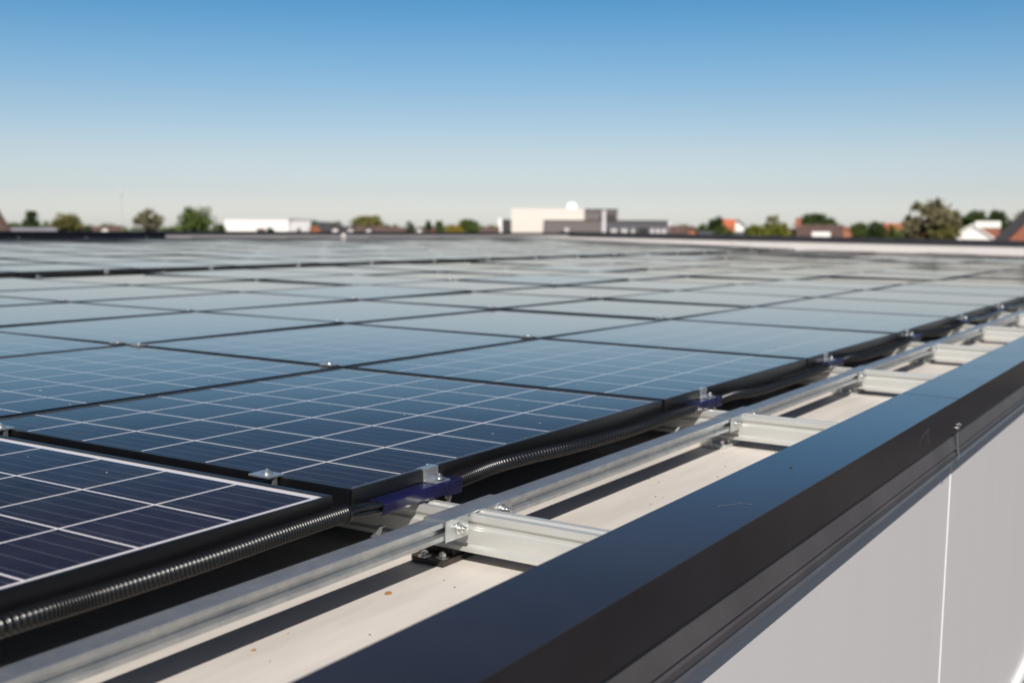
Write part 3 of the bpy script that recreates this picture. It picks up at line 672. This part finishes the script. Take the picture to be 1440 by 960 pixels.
box_at(t, 'wing_end', X(937)+.003, X(941), -2.1, .9, 0, Z(311.5), MT['offwhite'])
for q in range(8):
    box_at(t, 'window', X(853+q*4.8), X(856.6+q*4.8), -1.86, -1.7, Z(329), Z(321.5), MT['offwhite'] if q % 3 else MT['winglass'])
box_at(t, 'entrance', X(896), X(909), -1.9, -1.7, Z(332), Z(320), MT['winglass'])
for q in range(3): box_at(t, 'window', X(913+q*8), X(918+q*8), -1.86, -1.7, Z(329), Z(321.5), MT['offwhite'])
box_at(t, 'round_sign', X(793), X(799), -2.45, -2.3, Z(328), Z(321), MT['offwhite'])
m = MB(); n = 20; R0 = 8.6*s; zc = Z(293.5); vs = []; fs = []
for i in range(9):
    th = math.pi/2*i/8
    for k in range(n): vs.append((X(805.5)+R0*math.cos(th)*math.cos(2*math.pi*k/n), 4+R0*math.cos(th)*math.sin(2*math.pi*k/n), zc+.25+R0*.92*math.sin(th)))
for i in range(8):
    for k in range(n): fs.append((i*n+k, i*n+(k+1) % n, (i+1)*n+(k+1) % n, (i+1)*n+k))
m.add(vs, fs); m.cyl((X(805.5), 4, zc), (X(805.5), 4, zc+.25), R0, n=n)
ob('dome', m.mesh('dome', MT['dome'], smooth=True), t)
m = MB(); m.box(X(851), X(866), .75, .99, Z(307), Z(300)); ob('window', m.mesh('window', MT['winglass']), t)

HG = 'distant houses'
quad_house('house', 'reddish brown roof slope cut by the left picture edge', -46, 14, 270, 70, MT['tile_brown'], MT['tile_brown'], 'gable', eave=ztop(0, 329, 70), group=HG)
quad_house('shed', 'long low pale lilac roof at the far left behind the black upstand', 16, 76, 320, 110, MT['offwhite'], MT['lilac_roof'], 'flat', deep=10, cat='shed', windows=False)
HS = [
 (77, 92, 317, 190, 'brick_orange', 'tile_orange', 'gable', 'small orange gable below the round yellow-green tree'),
 (88, 122, 318.5, 200, 'offwhite', 'tile_brown', 'ridge', 'low pinkish house with a brown roof under the round yellow-green tree'),
 (122, 150, 318, 205, 'white_wall', 'tile_brown', 'ridge', 'low pale house with a brown roof left of the mast'),
 (141, 152, 317.0, 180, 'white_wall', 'tile_brown', 'gable', 'narrow white gable left of the mast'),
 (150, 172, 317.5, 210, 'brick_red', 'tile_brown', 'ridge', 'dark red-brown low roof at the foot of the mast'),
 (186, 226, 323.5, 190, 'offwhite', 'tile_grey', 'ridge', 'low grey roof below the loose tree right of the mast'),
 (300, 311, 317, 190, 'white_wall', 'tile_brown', 'gable', 'narrow white gable left of the white warehouse'),
 (361, 373, 321, 150, 'brick_orange', 'tile_brown', 'ridge', 'small brick house in front of the white warehouse'),
 (372, 382, 322, 150, 'white_wall', 'tile_dark', 'gable', 'small pale gable in front of the white warehouse'),
 (438, 448, 317, 170, 'brick_orange', 'tile_orange', 'gable', 'small bright orange gable right of the white warehouse'),
 (447, 478, 316.5, 195, 'brick_red', 'tile_dark', 'ridge', 'dark-roofed house just right of the bright orange gable'),
 (465, 477, 317.5, 175, 'white_wall', 'tile_dark', 'gable', 'bright white gable right of the small orange gable'),
 (480, 500, 318, 195, 'brick_red', 'tile_dark', 'ridge', 'dark roof between two pale gables left of centre'),
 (487, 498, 317.5, 172, 'cream_wall', 'tile_dark', 'gable', 'cream gable below the left side of the round hill-like tree'),
 (500, 540, 318, 200, 'brick_red', 'tile_brown', 'ridge', 'long dark roof below the round hill-like tree'),
 (513, 523, 318.5, 175, 'white_wall', 'tile_dark', 'gable', 'white gable below the right side of the round hill-like tree'),
 (540, 585, 319.5, 205, 'brick_red', 'tile_brown', 'ridge', 'long brown roof right of the round hill-like tree'),
 (584, 595, 318.5, 175, 'white_wall', 'tile_dark', 'gable', 'white gable near the small pointed trees at centre left'),
 (593, 625, 318, 200, 'brick_red', 'tile_brown', 'ridge', 'brown roof left of the yellow bush at centre left'),
 (604, 613, 320, 175, 'brick_orange', 'tile_dark', 'gable', 'small pinkish gable left of the yellow bush'),
 (673, 703, 319, 190, 'brick_orange', 'tile_brown', 'ridge', 'light brown roof just left of the office block'),
 (940, 976, 317.5, 185, 'brick_red', 'tile_brown', 'ridge', 'red-brown roof just right of the office block'),
 (968, 979, 319, 168, 'brick_orange', 'tile_brown', 'gable', 'small orange brick gable right of the office block'),
 (978, 1046, 325.5, 170, 'brick_red', 'tile_grey', 'ridge', 'low grey roof under the dark tree and orange gable'),
 (1014, 1034, 308, 190, 'brick_orange', 'tile_orange', 'ridge', 'high orange roof beside the dark tree right of the office block'),
 (1029, 1046, 308.5, 194, 'white_wall', 'tile_grey', 'gable', 'grey pointed roof beside the high orange roof'),
 (1097, 1122, 321, 165, 'brick_red', 'tile_brown', 'ridge', 'lower brown roof left of the broad brown roof with the skylight'),
 (1182, 1199, 318, 175, 'brick_orange', 'tile_orange', 'gable', 'orange brick gable right of the broad brown roof'),
 (1243, 1302, 314, 185, 'brick_red', 'tile_orange', 'ridge', 'bright orange tiled roof left of the large loose tree'),
 (1311, 1331, 316, 150, 'brick_orange', 'tile_brown', 'gable', 'orange brick gable inside the lower branches of the large loose tree'),
 (1380, 1406, 320.5, 190, 'brick_red', 'tile_brown', 'ridge', 'brown house wall behind the bright white gable'),
]
for x0, x1, yt, d_, wm_, rm_, kd, lab in HS:
    tz = ztop(x0, yt, d_)
    wdt = (x1-x0)*d_/1616
    quad_house('house', lab, x0, x1, yt, d_, MT[wm_], MT[rm_], kd, deep=(7 if kd != 'gable' else 9), eave=(tz-wdt*.40 if kd == 'gable' else tz-2.6), group=HG)
t, W, top = quad_house('house', 'broad brown roof with a white skylight below the dome-shaped dark tree', 1120, 1186, 315.5, 160, MT['brick_red'], MT['tile_brown'], 'ridge', deep=10, eave=ztop(1150, 345, 160), chimney=-.46, group=HG)
m = MB(); zz = ztop(1150, 333.5, 160); z2 = ztop(1150, 326, 160)
m.box(-W*.16, W*.22, .8, 1.9, zz, z2); ob('skylight', m.mesh('skylight', MT['white_wall']), t)
quad_house('house', 'bright white gable house front near the right side', 1342, 1393, 314.5, 150, MT['white_wall'], MT['white_wall'], 'gable', eave=ztop(1370, 331.5, 150), group=HG)
t = quad_house('house', 'white box dormer building behind the bright white gable', 1374, 1405, 311, 172, MT['brick_red'], MT['white_wall'], 'flat', deep=5, rt=1.0, group=HG)[0]
quad_house('house', 'dark roof slope with orange brick gable at the right picture edge', 1408, 1520, 272, 95, MT['brick_red'], MT['tile_dark'], 'gable', deep=9, eave=ztop(1402, 332, 95)-.1, th=1.2, group=HG)
# mast
D = 480; a = px(170, 268, D)
t = thing('radio_mast', 'thin pale mast rising above the roofs at the left', 'mast', (a.x, a.y, 0), roof=False)
MT['mast'] = mat('mast_paint', (0.62, 0.60, 0.58), .6, var=.05)
m = MB(); 
for k in range(3):
    an = 2*math.pi*k/3; m.cyl((math.cos(an)*.45, math.sin(an)*.45, 0), (math.cos(an)*.30, math.sin(an)*.30, a.z-1), .065, .05, n=6)
for q in range(22):
    z = q*(a.z-1)/22; z3 = (q+1)*(a.z-1)/22
    for k in range(3):
        an = 2*math.pi*k/3; bn = 2*math.pi*(k+1)/3; m.cyl((math.cos(an)*.42, math.sin(an)*.42, z), (math.cos(bn)*.40, math.sin(bn)*.40, z3), .035, n=5)
ob('lattice', m.mesh('lattice', MT['mast']), t)
m = MB(); m.cyl((0, 0, a.z-1), (0, 0, a.z+.8), .28, n=10); m.box(-.7, .7, -.2, .2, a.z-2.4, a.z-.8); ob('antenna', m.mesh('antenna', MT['mast']), t)

# ------------------------------------------------------------------ trees
def leafmat(name, c1, c2):
    m = mat(name, c1, .75, color2=c2, vscale=.9, coords='Object', detail=3)
    p = m.node_tree.nodes['Principled BSDF']; p.inputs['Specular IOR Level'].default_value = .15
    return m
LM = {'dark': leafmat('dark_leaves', (0.022, 0.040, 0.012), (0.050, 0.075, 0.020)),
      'green': leafmat('green_leaves', (0.045, 0.070, 0.018), (0.085, 0.115, 0.028)),
      'olive': leafmat('olive_leaves', (0.095, 0.100, 0.030), (0.155, 0.140, 0.045)),
      'yellow': leafmat('yellow_leaves', (0.150, 0.120, 0.015), (0.240, 0.175, 0.020)),
      'lime': leafmat('light_green_leaves', (0.110, 0.120, 0.015), (0.175, 0.180, 0.030)),
      'grey': leafmat('grey_green_leaves', (0.100, 0.092, 0.045), (0.165, 0.145, 0.080))}
MT['bark'] = mat('bark', (0.09, 0.07, 0.055), .9, var=.3, vscale=6)
def tree(x0, x1, ytop, depth, kind, col, label, dens=1.0, name='tree'):
    rnd = random.Random(int(x0*13+x1)); W = (x1-x0)*depth/1616; top = ztop((x0+x1)/2, ytop, depth); c = hz((x0+x1)/2, depth, 0)
    ch = {'round': max(W*.85, 3.5), 'airy': max(W*.95, 4), 'conifer': W*1.05, 'bush': max(W*.7, 3), 'dome': max(W*.6, 3)}[kind]
    ch = min(ch, top-1.0)
    t = thing(name, label, 'tree' if name != 'bush' else 'bush', (c.x, c.y, 0), 'distant trees', roof=False)
    tr = MB(); r0 = .12+W*.03
    tr.tube([(0, 0, 0), (.1, .05, top-ch*.8), (0, .1, top-ch*.3)], [r0, r0*.7, r0*.3], n=8)
    cen = top-ch/2
    limbs = []
    for k in range(9 if kind == 'airy' else 6):
        an = rnd.uniform(0, 6.28); e = rnd.uniform(.3, .95); rr = W*.42*rnd.uniform(.6, 1)
        end = Vector((math.cos(an)*rr, math.sin(an)*rr, cen+ch*.42*(e-.35)*1.5)); st = Vector((0, 0, top-ch*rnd.uniform(.65, .95)))
        mid = (st+end)/2+Vector((0, 0, ch*.05)); tr.tube([st, mid, end], [r0*.45, r0*.28, r0*.08], n=6); limbs.append((st, mid, end))
    ob('trunk', tr.mesh('trunk', MT['bark'], smooth=True), t)
    cr = MB(); clumps = []
    nc = {'round': 60, 'airy': 46, 'conifer': 50, 'bush': 40, 'dome': 70}[kind]
    for k in range(nc):
        if kind == 'conifer':
            h = rnd.random()**1.1; rad = (1-h)*.95+.04; an = rnd.uniform(0, 6.28); q = rnd.random()**.5
            p = Vector((math.cos(an)*rad*W/2*q, math.sin(an)*rad*W/2*q, top-ch*(1-h)*1.0)); s_ = W*.13
        else:
            while True:
                v = Vector((rnd.uniform(-1, 1), rnd.uniform(-1, 1), rnd.uniform(-1, 1)))
                if v.length < 1 and v.length > (.25 if kind != 'airy' else .1): break
            if kind == 'dome' : v.z = abs(v.z)*1.7-.8 if False else v.z
            fl = 1.0 if v.z > 0 else .8
            p = Vector((v.x*W*.44, v.y*W*.44, cen+v.z*ch*.43*fl)); s_ = W*(.115 if kind != 'airy' else .085)*rnd.uniform(.7, 1.25)
            if kind == 'airy' and rnd.random() < .18: p.x *= 1.12; p.z += ch*.03
        clumps.append((p, s_))
    nl = int({'round': 62, 'airy': 42, 'conifer': 60, 'bush': 60, 'dome': 66}[kind]*dens)
    ls = max(.12, W*.040)
    for p, s_ in clumps:
        for _ in range(nl):
            q = p+Vector((rnd.gauss(0, s_*.6), rnd.gauss(0, s_*.6), rnd.gauss(0, s_*.5)))
            if q.z > top: q.z = top-rnd.random()*.2
            u = Vector((rnd.gauss(0, 1), rnd.gauss(0, 1), rnd.gauss(0, 1))).normalized(); v = u.orthogonal().normalized(); l_ = ls*rnd.uniform(.6, 1.5)
            cr.add([q-u*l_, q-v*l_*.6, q+u*l_, q+v*l_*.6], [(0, 1, 2, 3)])
    ob('crown', cr.mesh('crown', LM[col]), t)
    return t
TR = [
 (0, 38, 309, 130, 'bush', 'dark', 'dark low hedge-like tree behind the lilac roof at the far left', 1, 'tree'),
 (28, 62, 297, 140, 'conifer', 'dark', 'dark pointed tree at the far left', 1.5, 'tree'),
 (52, 78, 309, 150, 'bush', 'green', 'low green tree between the pointed and the round yellow-green tree', 1, 'tree'),
 (73, 116, 299, 140, 'round', 'olive', 'round yellow-green tree at the left above the pinkish house', 1.1, 'tree'),
 (117, 130, 314, 190, 'bush', 'dark', 'tiny dark treetop right of the round yellow-green tree', 1, 'tree'),
 (132, 166, 314, 220, 'bush', 'green', 'low green treetops behind the roofs at the mast', 1, 'tree'),
 (186, 230, 291, 150, 'airy', 'grey', 'loose grey-green tree standing alone right of the mast', 1.0, 'tree'),
 (247, 301, 289, 130, 'round', 'green', 'dense green tree left of the white warehouse', .8, 'tree'),
 (296, 318, 314, 190, 'bush', 'dark', 'dark treetop between the dense tree and the white warehouse', 1, 'tree'),
 (374, 386, 317, 150, 'bush', 'dark', 'small dark shrub in front of the white warehouse', 1, 'bush'),
 (412, 428, 321, 150, 'bush', 'green', 'low green shrub before the right end of the white warehouse', 1, 'bush'),
 (436, 450, 311, 210, 'bush', 'green', 'small green treetop behind the bright orange gable', 1, 'tree'),
 (462, 488, 311, 215, 'bush', 'dark', 'dark treetop behind the bright white gable left of centre', 1, 'tree'),
 (492, 540, 304, 215, 'dome', 'olive', 'round hill-like olive tree above the roofs left of centre', 1.3, 'tree'),
 (546, 570, 315, 240, 'bush', 'green', 'flat green treetop right of the round hill-like tree', 1, 'tree'),
 (570, 583, 310, 190, 'bush', 'dark', 'small round dark tree near the centre left gables', 1, 'tree'),
 (597, 608, 310.5, 190, 'conifer', 'dark', 'small pointed dark tree left of the yellow bush', 1.5, 'tree'),
 (608, 628, 311, 200, 'conifer', 'green', 'green pointed tree beside the yellow bush', 1.5, 'tree'),
 (625, 657, 315, 160, 'bush', 'yellow', 'yellow bush at centre left in front of the round green tree', 1.2, 'bush'),
 (640, 675, 308.5, 180, 'dome', 'green', 'round green tree behind the yellow bush', 1.4, 'tree'),
 (671, 704, 317, 240, 'bush', 'olive', 'flat olive treetops behind the light brown roof', 1, 'tree'),
 (940, 980, 316, 240, 'bush', 'olive', 'flat olive treetops behind the red-brown roof right of the office block', 1, 'tree'),
 (978, 1000, 314, 180, 'bush', 'green', 'low green tree left of the dark tree near the orange roof', 1, 'tree'),
 (994, 1020, 303, 185, 'round', 'dark', 'dark round tree beside the high orange roof', 1.2, 'tree'),
 (1000, 1034, 316, 150, 'bush', 'green', 'green bush in front of the high orange roof', 1, 'bush'),
 (1051, 1082, 315, 150, 'bush', 'lime', 'light green bush left of the thin tall tree', 1.2, 'bush'),
 (1072, 1100, 299, 155, 'airy', 'olive', 'thin tall loose tree above the light green bushes', .8, 'tree'),
 (1078, 1112, 311, 150, 'bush', 'lime', 'light green tree left of the broad brown roof', 1.2, 'tree'),
 (1120, 1174, 301, 215, 'dome', 'dark', 'dome-shaped dark green tree behind the broad brown roof', 1.6, 'tree'),
 (1194, 1222, 312, 140, 'bush', 'green', 'bushy green tree right of the orange brick gable', 1.2, 'tree'),
 (1216, 1248, 311, 140, 'bush', 'dark', 'darker bushy tree left of the bright orange tiled roof', 1.2, 'tree'),
 (1263, 1352, 278, 120, 'airy', 'grey', 'large loose brownish-green tree, tallest at the right', 1.5, 'tree'),
 (1345, 1392, 296, 200, 'round', 'dark', 'dark green tree behind the bright white gable', 1.3, 'tree'),
 (1388, 1414, 295, 210, 'round', 'dark', 'second dark tree peak right of the one behind the white gable', 1.3, 'tree'),
 (1424, 1470, 297, 190, 'round', 'olive', 'olive tree cut by the right picture edge behind the dark roof slope', 1.2, 'tree'),
]
TR += [
 (1146, 1200, 318, 235, 'bush', 'green', 'low green treetops between the broad brown roof and the orange brick gable', 1, 'tree'),
 (1040, 1062, 318, 230, 'bush', 'green', 'small green treetop between the grey pointed roof and the light green bush', 1, 'tree'),
 (1240, 1275, 315, 150, 'bush', 'green', 'green bush at the left foot of the large loose tree', 1.1, 'bush'),
 (1300, 1350, 312, 118, 'bush', 'olive', 'olive bush under the right side of the large loose tree', 1.1, 'bush'),
 (528, 552, 315, 235, 'bush', 'dark', 'dark treetop at the right foot of the round hill-like tree', 1, 'tree'),
 (226, 250, 319, 230, 'bush', 'dark', 'tiny dark treetop left of the dense green tree', 1, 'tree'),
 (1362, 1440, 308, 230, 'bush', 'dark', 'wide dark tree belt behind the white dormer at the right', 1.3, 'tree'),
]
for a in TR: tree(*a[:7], dens=a[7], name=a[8])
# a far wood on the horizon
m = MB(); rnd = random.Random(3)
for k in range(5200):
    xx = rnd.uniform(-120, 1560); d_ = rnd.uniform(620, 760); p = hz(xx, d_, rnd.uniform(0, 1)**.45*(9.3+.9*math.sin(xx*.021)+.6*math.sin(xx*.083)+.4*math.sin(xx*.31)))
    u = Vector((rnd.gauss(0, 1), rnd.gauss(0, 1), rnd.gauss(0, .6))).normalized(); v = u.orthogonal().normalized(); l_ = rnd.uniform(1.2, 2.6)
    m.add([p-u*l_, p-v*l_, p+u*l_, p+v*l_], [(0, 1, 2, 3)])
ob('far_wood', m.mesh('far_wood', LM['green']), roof=False, kind='stuff', label='far low line of trees on the horizon', cat='wood')
